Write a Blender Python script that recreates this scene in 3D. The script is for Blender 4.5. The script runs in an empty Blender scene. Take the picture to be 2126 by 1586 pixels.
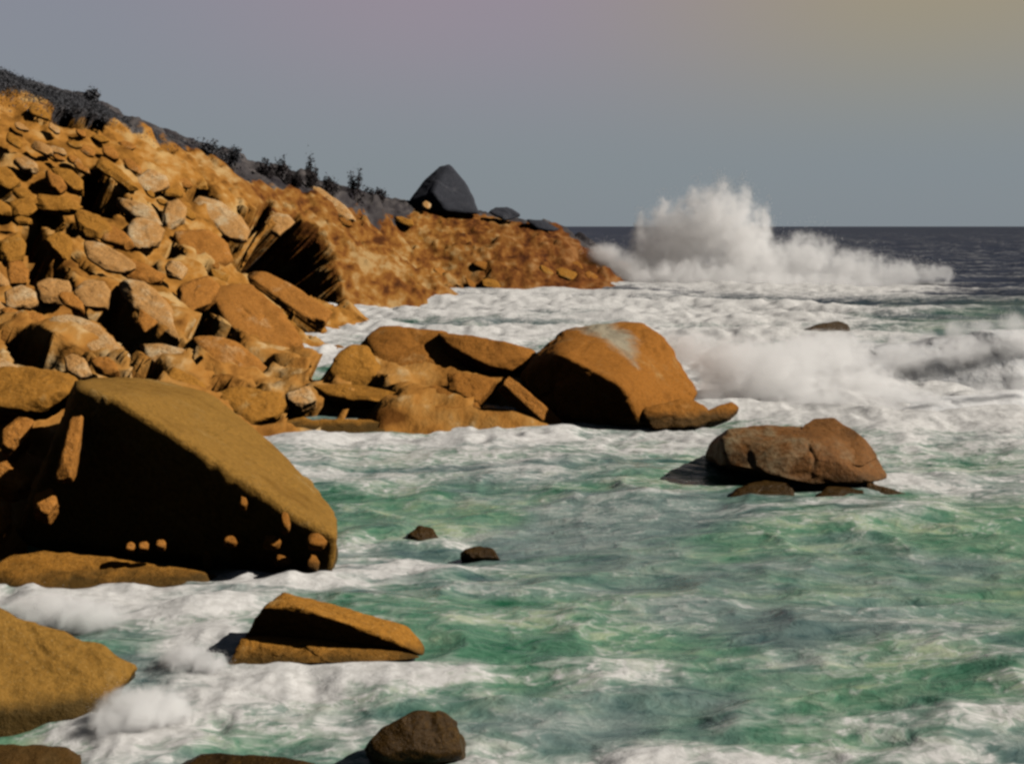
import bpy, bmesh, math
import numpy as np
from mathutils import Vector

scene = bpy.context.scene
COL = scene.collection
RNG = np.random.default_rng(7)

# ------------------------------------------------------------------ camera model (photo pixels -> world)
F = 2920.0; PW, PH = 2126.0, 1586.0
PITCH = math.radians(6.31); CAMH = 6.0
CP, SP = math.cos(PITCH), math.sin(PITCH)

def ray(px, py):
    r = (px - PW/2)/F; u = (PH/2 - py)/F
    return np.array([r, CP + u*SP, -SP + u*CP])
def P(px, py, d):
    """point seen at photo position (px,py) standing d metres ahead"""
    k = ray(px, py); t = d/k[1]
    return np.array([k[0]*t, d, CAMH + k[2]*t])
def W(px, py, z=0.0):
    k = ray(px, py); t = (z - CAMH)/k[2]
    return np.array([k[0]*t, k[1]*t, z])

# ------------------------------------------------------------------ numpy noise
def _hash(ix, iy, iz, seed):
    h = (ix.astype(np.int64)*374761393 + iy.astype(np.int64)*668265263 + iz.astype(np.int64)*2147483647*3 + seed*1442695041) & 0xffffffff
    h = ((h ^ (h >> 13))*1274126177) & 0xffffffff
    h = ((h ^ (h >> 16))*2246822519) & 0xffffffff
    return (h ^ (h >> 15)) & 0xffffffff
def vnoise(p, seed=0):
    i = np.floor(p); f = p - i; i = i.astype(np.int64)
    f = f*f*f*(f*(f*6 - 15) + 10)
    out = 0
    for a in (0, 1):
        for b in (0, 1):
            for c in (0, 1):
                w = (f[:, 0] if a else 1 - f[:, 0])*(f[:, 1] if b else 1 - f[:, 1])*(f[:, 2] if c else 1 - f[:, 2])
                out = out + w*(_hash(i[:, 0]+a, i[:, 1]+b, i[:, 2]+c, seed)/4294967295.0)
    return out*2 - 1
def fbm(p, octv=4, seed=0, gain=0.5, lac=2.03):
    s = 0; a = 1.0; t = 0
    q = np.array(p, float)
    for o in range(octv):
        s = s + a*vnoise(q, seed + o*17); t += a; a *= gain; q = q*lac + 11.3
    return s/t
def ridged(p, octv=3, seed=0):
    s = 0; a = 1.0; t = 0; q = np.array(p, float)
    for o in range(octv):
        s = s + a*(1 - np.abs(vnoise(q, seed + o*13))*2); t += a; a *= .5; q = q*2.1 + 5.7
    return s/t
def worley(p, seed=0):
    i = np.floor(p).astype(np.int64); best = np.full(len(p), 9.0); sec = np.full(len(p), 9.0); idv = np.zeros(len(p))
    for a in (-1, 0, 1):
        for b in (-1, 0, 1):
            for c in (-1, 0, 1):
                cx, cy, cz = i[:, 0]+a, i[:, 1]+b, i[:, 2]+c
                ox = _hash(cx, cy, cz, seed)/4294967295.0; oy = _hash(cx, cy, cz, seed+5)/4294967295.0; oz = _hash(cx, cy, cz, seed+9)/4294967295.0
                d = np.sqrt((cx+ox-p[:, 0])**2 + (cy+oy-p[:, 1])**2 + (cz+oz-p[:, 2])**2)
                v = _hash(cx, cy, cz, seed+21)/4294967295.0
                n = d < best
                sec = np.where(n, best, np.minimum(sec, d)); idv = np.where(n, v, idv); best = np.where(n, d, best)
    return best, sec, idv
def sstep(a, b, x):
    t = np.clip((x - a)/(b - a), 0, 1); return t*t*(3 - 2*t)

# ------------------------------------------------------------------ object helpers
def tag(o, label=None, cat=None, group=None, kind=None):
    if label: o['label'] = label
    if cat: o['category'] = cat
    if group: o['group'] = group
    if kind: o['kind'] = kind
    return o
def mesh_obj(name, V, Fc, mat, loc=(0, 0, 0), parent=None, smooth=True):
    me = bpy.data.meshes.new(name)
    V = np.asarray(V, np.float32); Fc = np.asarray(Fc, np.int32)
    k = Fc.shape[1]
    me.vertices.add(len(V)); me.vertices.foreach_set('co', V.ravel())
    me.loops.add(Fc.size); me.loops.foreach_set('vertex_index', Fc.ravel())
    me.polygons.add(len(Fc)); me.polygons.foreach_set('loop_start', np.arange(0, Fc.size, k, dtype=np.int32))
    me.polygons.foreach_set('loop_total', np.full(len(Fc), k, np.int32))
    if smooth: me.polygons.foreach_set('use_smooth', np.ones(len(Fc), bool))
    me.update(calc_edges=True); me.validate()
    me.materials.append(mat)
    o = bpy.data.objects.new(name, me); COL.objects.link(o); o.location = loc
    if parent: o.parent = parent
    return o
def empty(name, loc):
    o = bpy.data.objects.new(name, None); COL.objects.link(o); o.location = loc; return o

# ------------------------------------------------------------------ materials
class NT:
    def __init__(s, name):
        s.m = bpy.data.materials.new(name); s.m.use_nodes = True
        s.t = s.m.node_tree; s.n = s.t.nodes; s.n.clear()
        s.out = s.n.new('ShaderNodeOutputMaterial')
    def add(s, ty, **kw):
        n = s.n.new(ty)
        for k, v in kw.items(): setattr(n, k, v)
        return n
    def link(s, a, b): s.t.links.new(a, b)
    def noise(s, vec, scale, detail=5, rough=.55, dist=0):
        n = s.add('ShaderNodeTexNoise'); n.inputs['Scale'].default_value = scale; n.inputs['Detail'].default_value = detail
        n.inputs['Roughness'].default_value = rough; n.inputs['Distortion'].default_value = dist
        if vec: s.link(vec, n.inputs['Vector'])
        return n.outputs['Fac']
    def ramp(s, fac, stops):
        r = s.add('ShaderNodeValToRGB'); e = r.color_ramp.elements
        e[0].position, e[1].position = stops[0][0], stops[-1][0]
        for p, c in stops[1:-1]: e.new(p)
        for k, (p, c) in enumerate(stops):
            e[k].position = p; e[k].color = (c[0], c[1], c[2], 1) if not isinstance(c, (int, float)) else (c, c, c, 1)
        s.link(fac, r.inputs['Fac']); return r.outputs['Color']
    def mix(s, fac, a, b):
        n = s.add('ShaderNodeMix', data_type='RGBA')
        for src, ix in ((fac, 0), (a, 6), (b, 7)):
            if isinstance(src, (int, float)): n.inputs[ix].default_value = src
            elif isinstance(src, tuple): n.inputs[ix].default_value = (*src, 1)
            else: s.link(src, n.inputs[ix])
        return n.outputs[2]
    def math(s, op, a, b=0.0, clamp=False):
        n = s.add('ShaderNodeMath', operation=op); n.use_clamp = clamp
        for src, ix in ((a, 0), (b, 1)):
            if isinstance(src, (int, float)): n.inputs[ix].default_value = src
            else: s.link(src, n.inputs[ix])
        return n.outputs[0]
    def pos(s, scale=(1, 1, 1), off=(0, 0, 0)):
        g = s.add('ShaderNodeNewGeometry'); m = s.add('ShaderNodeMapping')
        m.inputs['Scale'].default_value = scale; m.inputs['Location'].default_value = off
        s.link(g.outputs['Position'], m.inputs['Vector']); return m.outputs['Vector']
    def bump(s, h, strength, dist=.1, normal=None):
        b = s.add('ShaderNodeBump'); b.inputs['Strength'].default_value = strength; b.inputs['Distance'].default_value = dist
        s.link(h, b.inputs['Height'])
        if normal: s.link(normal, b.inputs['Normal'])
        return b.outputs['Normal']

def rock_mat(name, dark, base, pale, sc=1.0, rough=.9, spec=.03, pale_at=.56, wet=None, vein=None):
    """mineral colours in patches with veins and speckle; sc = patch frequency per metre"""
    t = NT(name); p = t.pos()
    big = t.noise(p, .45*sc, 6, .6, .4)
    mid = t.noise(p, 1.7*sc, 7, .62, .2)
    fine = t.noise(p, 11*sc, 5, .65)
    sp = t.noise(p, 34*sc, 3, .6)
    f = t.math('ADD', t.math('MULTIPLY', big, .55), t.math('MULTIPLY', mid, .45))
    c = t.ramp(f, [(.34, dark), (.46, base), (pale_at, base), (pale_at+.13, pale)])
    c = t.mix(t.ramp(fine, [(.38, .75), (.55, 0)]), c, tuple(x*.62 for x in base))
    c = t.mix(t.ramp(sp, [(.60, 0), (.72, .5)]), c, tuple(min(1, x*1.25) for x in pale))
    if vein is not None:                      # a pale quartz vein: a tilted plane cutting right through the rock
        a, n = vein
        sb = t.add('ShaderNodeVectorMath', operation='SUBTRACT'); t.link(p, sb.inputs[0]); sb.inputs[1].default_value = a
        dt = t.add('ShaderNodeVectorMath', operation='DOT_PRODUCT'); t.link(sb.outputs[0], dt.inputs[0]); dt.inputs[1].default_value = n
        ln = t.add('ShaderNodeVectorMath', operation='LENGTH'); t.link(sb.outputs[0], ln.inputs[0])
        far = t.math('MULTIPLY', t.math('SUBTRACT', ln.outputs['Value'], 2.2, False), .45)
        q = t.math('ADD', t.math('ADD', t.math('ABSOLUTE', dt.outputs['Value']), t.math('MAXIMUM', far, 0)), t.math('ADD', t.math('MULTIPLY', t.math('SUBTRACT', big, .5), 1.3), t.math('MULTIPLY', t.math('SUBTRACT', mid, .5), .9)))
        c = t.mix(t.ramp(q, [(.2, .85), (.75, 0)]), c, (.37, .34, .25))
    b = t.add('ShaderNodeBsdfPrincipled')
    if wet is not None:                       # splash zone: darker wet weed and stain just above the sea, ragged edge
        g = t.add('ShaderNodeNewGeometry'); s = t.add('ShaderNodeSeparateXYZ'); t.link(g.outputs['Position'], s.inputs[0])
        zz = t.math('ADD', s.outputs['Z'], t.math('MULTIPLY', t.math('SUBTRACT', mid, .5), wet*1.6))
        wf = t.ramp(t.math('DIVIDE', zz, wet*2.0), [(.25, .8), (.6, 0)])
        c = t.mix(wf, c, (.035, .028, .012))
        t.link(t.ramp(wf, [(0, rough), (1, .3)]), b.inputs['Roughness'])
    else:
        b.inputs['Roughness'].default_value = rough
    t.link(c, b.inputs['Base Color']); b.inputs['Specular IOR Level'].default_value = spec
    h = t.math('ADD', t.math('MULTIPLY', mid, .5), t.math('ADD', t.math('MULTIPLY', fine, .25), t.math('MULTIPLY', sp, .08)))
    t.link(t.bump(h, .7, .22/sc), b.inputs['Normal'])
    t.link(b.outputs[0], t.out.inputs[0]); return t.m

M = {}
M['tan']   = rock_mat('tan_granite', (.22, .080, .013), (.40, .165, .034), (.54, .35, .17))
M['pale']  = rock_mat('pale_granite', (.28, .12, .025), (.48, .25, .085), (.58, .45, .27), pale_at=.5)
M['ochre'] = rock_mat('ochre_granite', (.19, .080, .012), (.37, .165, .028), (.50, .33, .13), wet=.24)
M['rust']  = rock_mat('rust_granite', (.14, .05, .010), (.31, .125, .024), (.44, .26, .10), wet=.35)
M['olive'] = rock_mat('lichen_granite', (.16, .075, .013), (.29, .152, .032), (.40, .28, .12), wet=.24)
M['wet']   = rock_mat('wet_weedy_rock', (.008, .005, .002), (.05, .026, .006), (.16, .085, .018), rough=.4, spec=.12)
M['brown'] = rock_mat('brown_wet_granite', (.09, .042, .014), (.21, .09, .026), (.27, .21, .12), rough=.55, spec=.08, wet=.42, pale_at=.5)
M['slate'] = rock_mat('grey_slate', (.03, .032, .04), (.055, .058, .07), (.11, .11, .12))


# ------------------------------------------------------------------ rocks
_ico = {}
def ico(n):
    if n not in _ico:
        bm = bmesh.new(); bmesh.ops.create_icosphere(bm, subdivisions=n, radius=1)
        bm.verts.ensure_lookup_table()
        v = np.array([x.co[:] for x in bm.verts]); v /= np.linalg.norm(v, axis=1)[:, None]
        f = np.array([[q.index for q in x.verts] for x in bm.faces]); bm.free(); _ico[n] = (v, f)
    return _ico[n]
def hull_body(pts, sub=5, p=36, seed=0, rough=1.0):
    """rounded, weathered solid around the given points"""
    pts = np.asarray(pts, float); c = pts.mean(0); q = pts - c
    U, S, Vt = np.linalg.svd(q, full_matrices=False)
    s = np.maximum(S/math.sqrt(len(pts)), S.max()/math.sqrt(len(pts))*.08)
    wq = (q @ Vt.T)/s
    bm = bmesh.new()
    for x in wq: bm.verts.new(x)
    bmesh.ops.convex_hull(bm, input=list(bm.verts)); bm.normal_update()
    N, D = [], []
    cc = np.array([v.co[:] for v in bm.verts if v.link_faces]).mean(0)
    for f in bm.faces:
        n = np.array(f.normal[:]); d = float(n @ (np.array(f.calc_center_median()[:]) - cc))
        if d < 0: n, d = -n, -d
        if d < 1e-4: continue
        if any(float(n @ m) > .9998 for m in N): continue
        N.append(n); D.append(d)
    bm.free(); N = np.array(N); D = np.array(D)
    dirs, fc = ico(sub)
    k = np.maximum(dirs @ N.T, 0)/D
    r = (k**p).sum(1)**(-1/p)
    v = ((dirs*r[:, None] + cc)*s) @ Vt + c
    size = float(np.prod(np.maximum(S, S.max()*.2))**(1/3))*2/math.sqrt(len(pts))
    out = v - c; out /= np.linalg.norm(out, axis=1)[:, None] + 1e-9
    o = np.array([seed*7.13, seed*3.7, seed*1.9])
    rg = np.random.default_rng(seed + 100); N0 = v.copy()
    for _ in range(int((0 if p > 38 else 16)*min(1, rough*1.3))):          # flat joint faces knocked off the corners
        n = rg.normal(size=3); n /= np.linalg.norm(n); h = (v - c) @ n
        dd = h.max()*rg.uniform(.80, .96); v = v - np.maximum(h - dd, 0)[:, None]*n*.93
    d = .05*fbm(v/(size*.9) + o, 4, 3)
    w1, w2, idv = worley(v/(size*.55) + .12*fbm(v/(size*.4), 2, 8)[:, None] + o, 5)
    d = d + .05*(idv - .5)*sstep(0, .12, w2 - w1) - .022*(1 - sstep(0, .06, w2 - w1))
    d = d + .042*fbm(v/(size*.18) + o, 4, 9)
    return v + out*(d*size*rough)[:, None], fc
_seed = [0]
def rock(name, hulls, mat, label, cat='boulder', group=None, sub=5, p=36, rough=1.0):
    VV, FF, n = [], [], 0
    for h in hulls:
        _seed[0] += 1
        v, f = hull_body(h, sub, p, _seed[0], rough); VV.append(v); FF.append(f + n); n += len(v)
    V = np.vstack(VV); base = V.mean(0); base[2] = V[:, 2].min()
    o = mesh_obj(name, V - base, np.vstack(FF), M[mat], base)
    return tag(o, label, cat, group)
def slab_pts(outline, d, a=.35, b=1.6, thick=None, bulge=.10, sink=.1):
    """outline on an inclined plane through distance d, domed towards its normal, with real thickness below"""
    o = np.array(outline, float); cx, cy = o.mean(0)
    c = P(cx, cy, d); nrm = np.array([a, -1.0, b]); nrm /= np.linalg.norm(nrm)
    cam = np.array([0, 0, CAMH]); pts = []
    for x, y in outline:
        k = ray(x, y); den = nrm @ k
        t = nrm @ (c - cam)/den if abs(den) > 1e-5 else d/k[1]
        q = cam + k*t
        if q[1] < d*.8 or q[1] > d*1.25 or t < 0: q = P(x, y, min(max(q[1] if t > 0 else d*1.25, d*.85), d*1.18))
        pts.append(q)
    pts = np.array(pts); ctr = pts.mean(0)
    w = np.linalg.norm(pts - ctr, axis=1).mean()
    th = thick if thick else w*1.1
    top = ctr + (pts - ctr)*.74 + nrm*w*bulge
    vd = (pts - cam)/np.linalg.norm(pts - cam, axis=1)[:, None]
    low = ctr + (pts - ctr)*.92 + vd*th*1.25 + np.array([0, 0, -sink])
    return np.vstack([pts, top, low])

# ------------------------------------------------------------------ terrain
LAND = [(-300,1000,22),(-300,700,42),(-300,400,60),(-300,130,78),
 (0,850,31),(0,750,38),(0,650,44),(0,500,54),(0,350,65),(0,230,73),(0,158,79),
 (200,820,34),(200,700,43),(200,550,54),(200,400,66),(200,280,78),(200,222,85),
 (400,830,39),(400,760,47),(400,650,56),(400,500,70),(400,400,82),(400,312,95),
 (500,830,42),(520,700,59),(500,345,103),
 (600,700,62),(600,640,70),(600,540,84),(600,470,94),(600,385,110),
 (720,640,92),(720,500,106),(720,395,120),
 (850,614,125),(850,520,131),(850,418,141),
 (1000,614,126),(1000,530,133),(1000,440,146),(905,424,142),(955,430,143),(780,405,128),(760,450,120),
 (1100,606,128),(1100,520,137),(1120,462,147),(1180,480,147),
 (640,872,41.4),(720,868,41.6),(800,866,41.8),(1000,863,42),(1100,863,42),(700,800,46),(860,740,49.5),(900,790,47),(1000,780,47.5),(1060,740,49),(1250,870,46),(685,712,65),(600,850,42.5),
 (1200,602,130),(1225,512,143),(1250,560,138),(1290,600,133)]
SEA = [(630,750),(700,700),(760,655),(850,640),(1000,640),(1200,630),(1330,625),(1400,600),(560,930),(700,940),(900,920),(1200,915),
       (1500,900),(1100,720),(1400,700),(1700,640),(720,1120),(600,1010),(700,1250),(450,1280),(250,1330),(300,1500),(0,1250),(100,1586),(1000,1500),(1700,1200),(2200,900)]
A3 = [P(*a) for a in LAND]
A3 += [np.array([*W(x, y)[:2], -2.2]) for x, y in SEA]
A3 += [np.array(v, float) for v in [(-20,20,.3),(-26,24,1.0),(-9,27.5,.2),(-30,10,1),(-60,60,10),(-70,90,14),(-60,130,9),(-30,150,7),(-40,180,2),(0,165,5),
       (5,185,-3),(-75,170,3),(18,160,-3),(16,148,-1),(-75,30,6),(-75,220,-3),(0,220,-3),(40,150,-4),(40,100,-4),(30,200,-4),(-2,170,2)]]
A3 = np.array(A3)
def rbf_fit(X, z):
    n = len(X); K = np.linalg.norm(X[:, None] - X[None], axis=2)
    A = np.zeros((n+3, n+3)); A[:n, :n] = K - np.eye(n)*.15; A[:n, n] = 1; A[:n, n+1:] = X; A[n, :n] = 1; A[n+1:, :n] = X.T
    return np.linalg.solve(A, np.concatenate([z, np.zeros(3)]))
def rbf_eval(X, sol, Q):
    n = len(X); out = np.zeros(len(Q))
    for s in range(0, len(Q), 20000):
        q = Q[s:s+20000]; out[s:s+20000] = np.linalg.norm(q[:, None] - X[None], axis=2) @ sol[:n] + sol[n] + q @ sol[n+1:]
    return out
SOL = rbf_fit(A3[:, :2], A3[:, 2])
LD = [a for a in LAND if a[2] > 52 or a[0] < 520]
_LX = np.array([(a[0]/100, a[1]/100) for a in LD]); _LS = rbf_fit(_LX, np.array([a[2] for a in LD], float))
def DEPTH(px, py): return float(rbf_eval(_LX, _LS, np.array([[px/100, py/100]]))[0])

HOLES = [[(172,348),(200,352),(275,418),(225,448),(176,428)],[(118,352),(155,378),(150,390)],[(70,452),(112,440),(155,470),(150,485),(100,465)],
 [(46,478),(75,472),(116,520),(85,555),(56,520)],[(62,555),(110,545),(152,575),(152,598),(70,588)],[(150,515),(190,556),(180,562)],[(222,506),(278,498),(280,514)],
 [(392,392),(425,380),(448,416),(395,410)],[(466,500),(505,482),(560,476),(622,460),(670,484),(718,634),(640,604),(560,557),(500,560)],[(498,432),(530,444),(562,416),(548,468),(512,474)],
 [(555,600),(662,692),(640,690)],[(186,645),(240,612),(285,660),(384,712),(372,728),(272,722),(235,690)],[(386,692),(430,652),(502,704)],
 [(8,690),(75,682),(192,746),(130,757),(36,750)],[(272,728),(338,762),(330,782),(290,778)],[(395,712),(445,755)],
 [(680,832),(775,830),(783,898),(690,900),(676,880)],[(598,822),(672,845),(682,880),(605,872)],[(525,862),(580,846),(576,868),(535,876)],[(988,846),(993,812),(1040,792),(1097,845)],
 [(735,797),(790,788),(824,815),(760,810)],[(653,745),(686,738),(690,786),(653,782)],[(66,236),(140,229),(205,241),(212,263),(130,258)],[(445,786),(482,786),(480,806),(448,804)],[(488,802),(525,795),(552,830),(510,824)],
 [(958,690),(990,700),(985,715),(965,708)],[(300,560),(312,552),(330,560),(318,570)],[(430,545),(450,555),(440,566)],[(320,455),(330,448),(335,470),(325,490)],[(0,440),(14,438),(16,460),(0,462)],[(350,530),(338,522),(365,510),(380,520)],[(225,772),(245,772),(258,788),(240,797),(222,790)]]
def build_hillside():
    xs = np.concatenate([np.arange(-80, -34, 1.0), np.arange(-34, -3, .17), np.arange(-3, 16, .3), np.arange(16, 34, 1)]); ys = np.concatenate([np.arange(14, 28, .5), np.arange(28, 112, .2), np.arange(112, 150, .3), np.arange(150, 225, 1.5)])
    X, Y = np.meshgrid(xs, ys); Q = np.stack([X.ravel(), Y.ravel()], 1)
    z = rbf_eval(A3[:, :2], SOL, Q)
    pil = sstep(92, 74, Q[:, 1])                       # boulder pile: the ground lies lower between the boulders
    land = sstep(-1, 1.5, z)
    p3 = np.stack([Q[:, 0], Q[:, 1], z*1.2], 1)
    z2 = z - pil*.55*land*sstep(50, 56, Q[:, 1] - Q[:, 0]*.5)
    w1, w2, idv = worley(p3/3.2 + .3*fbm(p3/2.5, 2, 4)[:, None], 2)
    v1, v2, jdv = worley(p3/1.25 + .2*fbm(p3/1.0, 2, 5)[:, None], 12)
    z2 += land*(.55*fbm(p3/7, 4, 31) + .9*(idv-.5)*sstep(0, .2, w2-w1) + .5*(jdv-.5)*sstep(0, .16, v2-v1) + .25*fbm(p3/1.2, 3, 6))
    V = np.stack([Q[:, 0], Q[:, 1], z2], 1)
    # hollows between the boulders: pockets eaten into the hill
    e = V - np.array([0, 0, CAMH]); dep = e[:, 1]*CP - e[:, 2]*SP
    ipx = PW/2 + F*e[:, 0]/dep; ipy = PH/2 - F*(e[:, 1]*SP + e[:, 2]*CP)/dep
    jit = fbm(V/2.0, 2, 55)*5
    for h in HOLES:
        hp = np.array(h, float); m = np.where((ipx > hp[:, 0].min()-25) & (ipx < hp[:, 0].max()+25) & (ipy > hp[:, 1].min()-25) & (ipy < hp[:, 1].max()+25))[0]
        if not len(m): continue
        x, y = ipx[m], ipy[m]; ins = np.zeros(len(m), bool); dm = np.full(len(m), 1e9)
        for k in range(len(hp)):
            a, b = hp[k-1], hp[k]; ab = b - a
            tt = np.clip(((x-a[0])*ab[0] + (y-a[1])*ab[1])/(ab @ ab), 0, 1); dm = np.minimum(dm, np.hypot(x-a[0]-tt*ab[0], y-a[1]-tt*ab[1]))
            cr_ = ((a[1] > y) != (b[1] > y)) & (x < (b[0]-a[0])*(y-a[1])/(b[1]-a[1]+1e-9) + a[0]); ins ^= cr_
        sd = np.where(ins, dm, -dm) + jit[m]*.5 + 4
        wx = np.ptp(hp[:, 0])*np.median(V[m, 1])/F; wy = np.ptp(hp[:, 1])*np.median(V[m, 1])/F/.4
        k_ = sstep(-2.0, min(14.0, 4 + .12*np.ptp(hp[:, 1])), sd)*(.7 + .85*min(max(wx, wy*.6), 6.5))
        g_ = (1.5, .8, 1.3) if wx > 5 else (1.0, .95, 1.6)
        V[m, 0] -= k_*g_[0]; V[m, 1] += k_*g_[1]; V[m, 2] -= k_*g_[2]
    nx, ny = len(xs), len(ys)
    ii = np.arange((ny-1)*nx).reshape(ny-1, nx)[:, :-1].ravel()
    Fc = np.stack([ii, ii+1, ii+nx+1, ii+nx], 1)
    keep = (V[Fc, 2].max(1) > -1.2); Fc = Fc[keep]
    used = np.unique(Fc); mp = -np.ones(len(V), int); mp[used] = np.arange(len(used))
    V2 = V[used]
    t = NT('hillside_ground'); p = t.pos((1, .4, 1))
    at = t.add('ShaderNodeAttribute'); at.attribute_name = 'turf'; ar = t.add('ShaderNodeAttribute'); ar.attribute_name = 'crag'
    n1 = t.noise(p, .42, 5, .5, .3); n2 = t.noise(p, 1.5, 4, .5); n3 = t.noise(p, 7, 4, .55)
    f = t.math('ADD', t.math('MULTIPLY', n1, .5), t.math('MULTIPLY', n2, .5))
    soil = t.ramp(f, [(.36, (.13, .05, .010)), (.47, (.35, .155, .033)), (.55, (.38, .19, .05)), (.64, (.54, .37, .18))])
    crag = t.ramp(f, [(.36, (.07, .024, .008)), (.44, (.17, .062, .014)), (.52, (.27, .12, .026)), (.62, (.38, .24, .10))])
    ochr = t.ramp(f, [(.36, (.13, .055, .010)), (.5, (.35, .155, .030)), (.62, (.47, .29, .11))])
    turf = t.ramp(f, [(.36, (.025, .022, .026)), (.52, (.06, .054, .055)), (.68, (.13, .115, .11))])
    sc = t.add('ShaderNodeAttribute'); sc.attribute_name = 'scree'
    gx = t.add('ShaderNodeNewGeometry'); sx = t.add('ShaderNodeSeparateXYZ'); t.link(gx.outputs['Position'], sx.inputs[0])
    crag = t.mix(t.ramp(t.math('DIVIDE', t.math('ADD', sx.outputs['X'], 12), 24), [(.2, 0), (.75, .75)]), crag, t.ramp(f, [(.38, (.05, .016, .008)), (.5, (.15, .048, .014)), (.62, (.27, .11, .035))]))
    c = t.mix(ar.outputs['Fac'], soil, crag)
    c = t.mix(sc.outputs['Fac'], c, ochr)
    tm = t.math('ADD', at.outputs['Fac'], t.math('MULTIPLY', t.math('SUBTRACT', n2, .5), 1.2))
    c = t.mix(t.ramp(tm, [(.42, 0), (.6, 1)]), c, turf)
    b = t.add('ShaderNodeBsdfPrincipled'); b.inputs['Roughness'].default_value = .9; b.inputs['Specular IOR Level'].default_value = .03
    t.link(c, b.inputs['Base Color'])
    t.link(t.bump(t.math('ADD', n2, t.math('MULTIPLY', n3, .4)), .5, .22), b.inputs['Normal']); t.link(b.outputs[0], t.out.inputs[0])
    o = mesh_obj('hillside', V2, mp[Fc], t.m); tag(o, kind='structure')
    # real ground cover: turf along the crest, bare scree on the upper slope, crag on the headland
    cr = np.array([P(*a) for a in [(-300,130,78),(0,158,79),(200,222,85),(400,312,95),(500,345,103),(600,385,110),(720,395,120),(850,418,141),(1000,440,146),(1180,480,147),(1225,512,143)]])
    zc = np.interp(V2[:, 1] - V2[:, 0]*.35, np.sort(cr[:, 1]-cr[:, 0]*.35), cr[np.argsort(cr[:, 1]-cr[:, 0]*.35), 2])
    dist = np.full(len(V2), 1e9)
    for a, bb in zip(cr[:-1, :2], cr[1:, :2]):
        ab = bb - a; tt = np.clip(((V2[:, :2]-a) @ ab)/(ab @ ab), 0, 1); dist = np.minimum(dist, np.linalg.norm(V2[:, :2]-a-tt[:, None]*ab, axis=1))
    side = V2[:, 1] - np.interp(V2[:, 0], cr[np.argsort(cr[:, 0]), 0], cr[np.argsort(cr[:, 0]), 1])
    oc = np.argsort(cr[:, 0]); zcr = np.interp(V2[:, 0], cr[oc, 0], cr[oc, 2])
    turf_a = np.where(side > 0, sstep(2.2, .9, zcr - V2[:, 2]), sstep(np.where(V2[:, 1] > 90, 2.0, 3.0), .3, dist)*.9)
    crag_a = sstep(84, 96, V2[:, 1])
    scree_a = sstep(52, 62, V2[:, 1])*(1-crag_a)
    for nm, arr in (('turf', turf_a), ('crag', crag_a), ('scree', scree_a)):
        at_ = o.data.attributes.new(nm, 'FLOAT', 'POINT'); at_.data.foreach_set('value', arr.astype(np.float32))
    return o
build_hillside()

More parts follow.
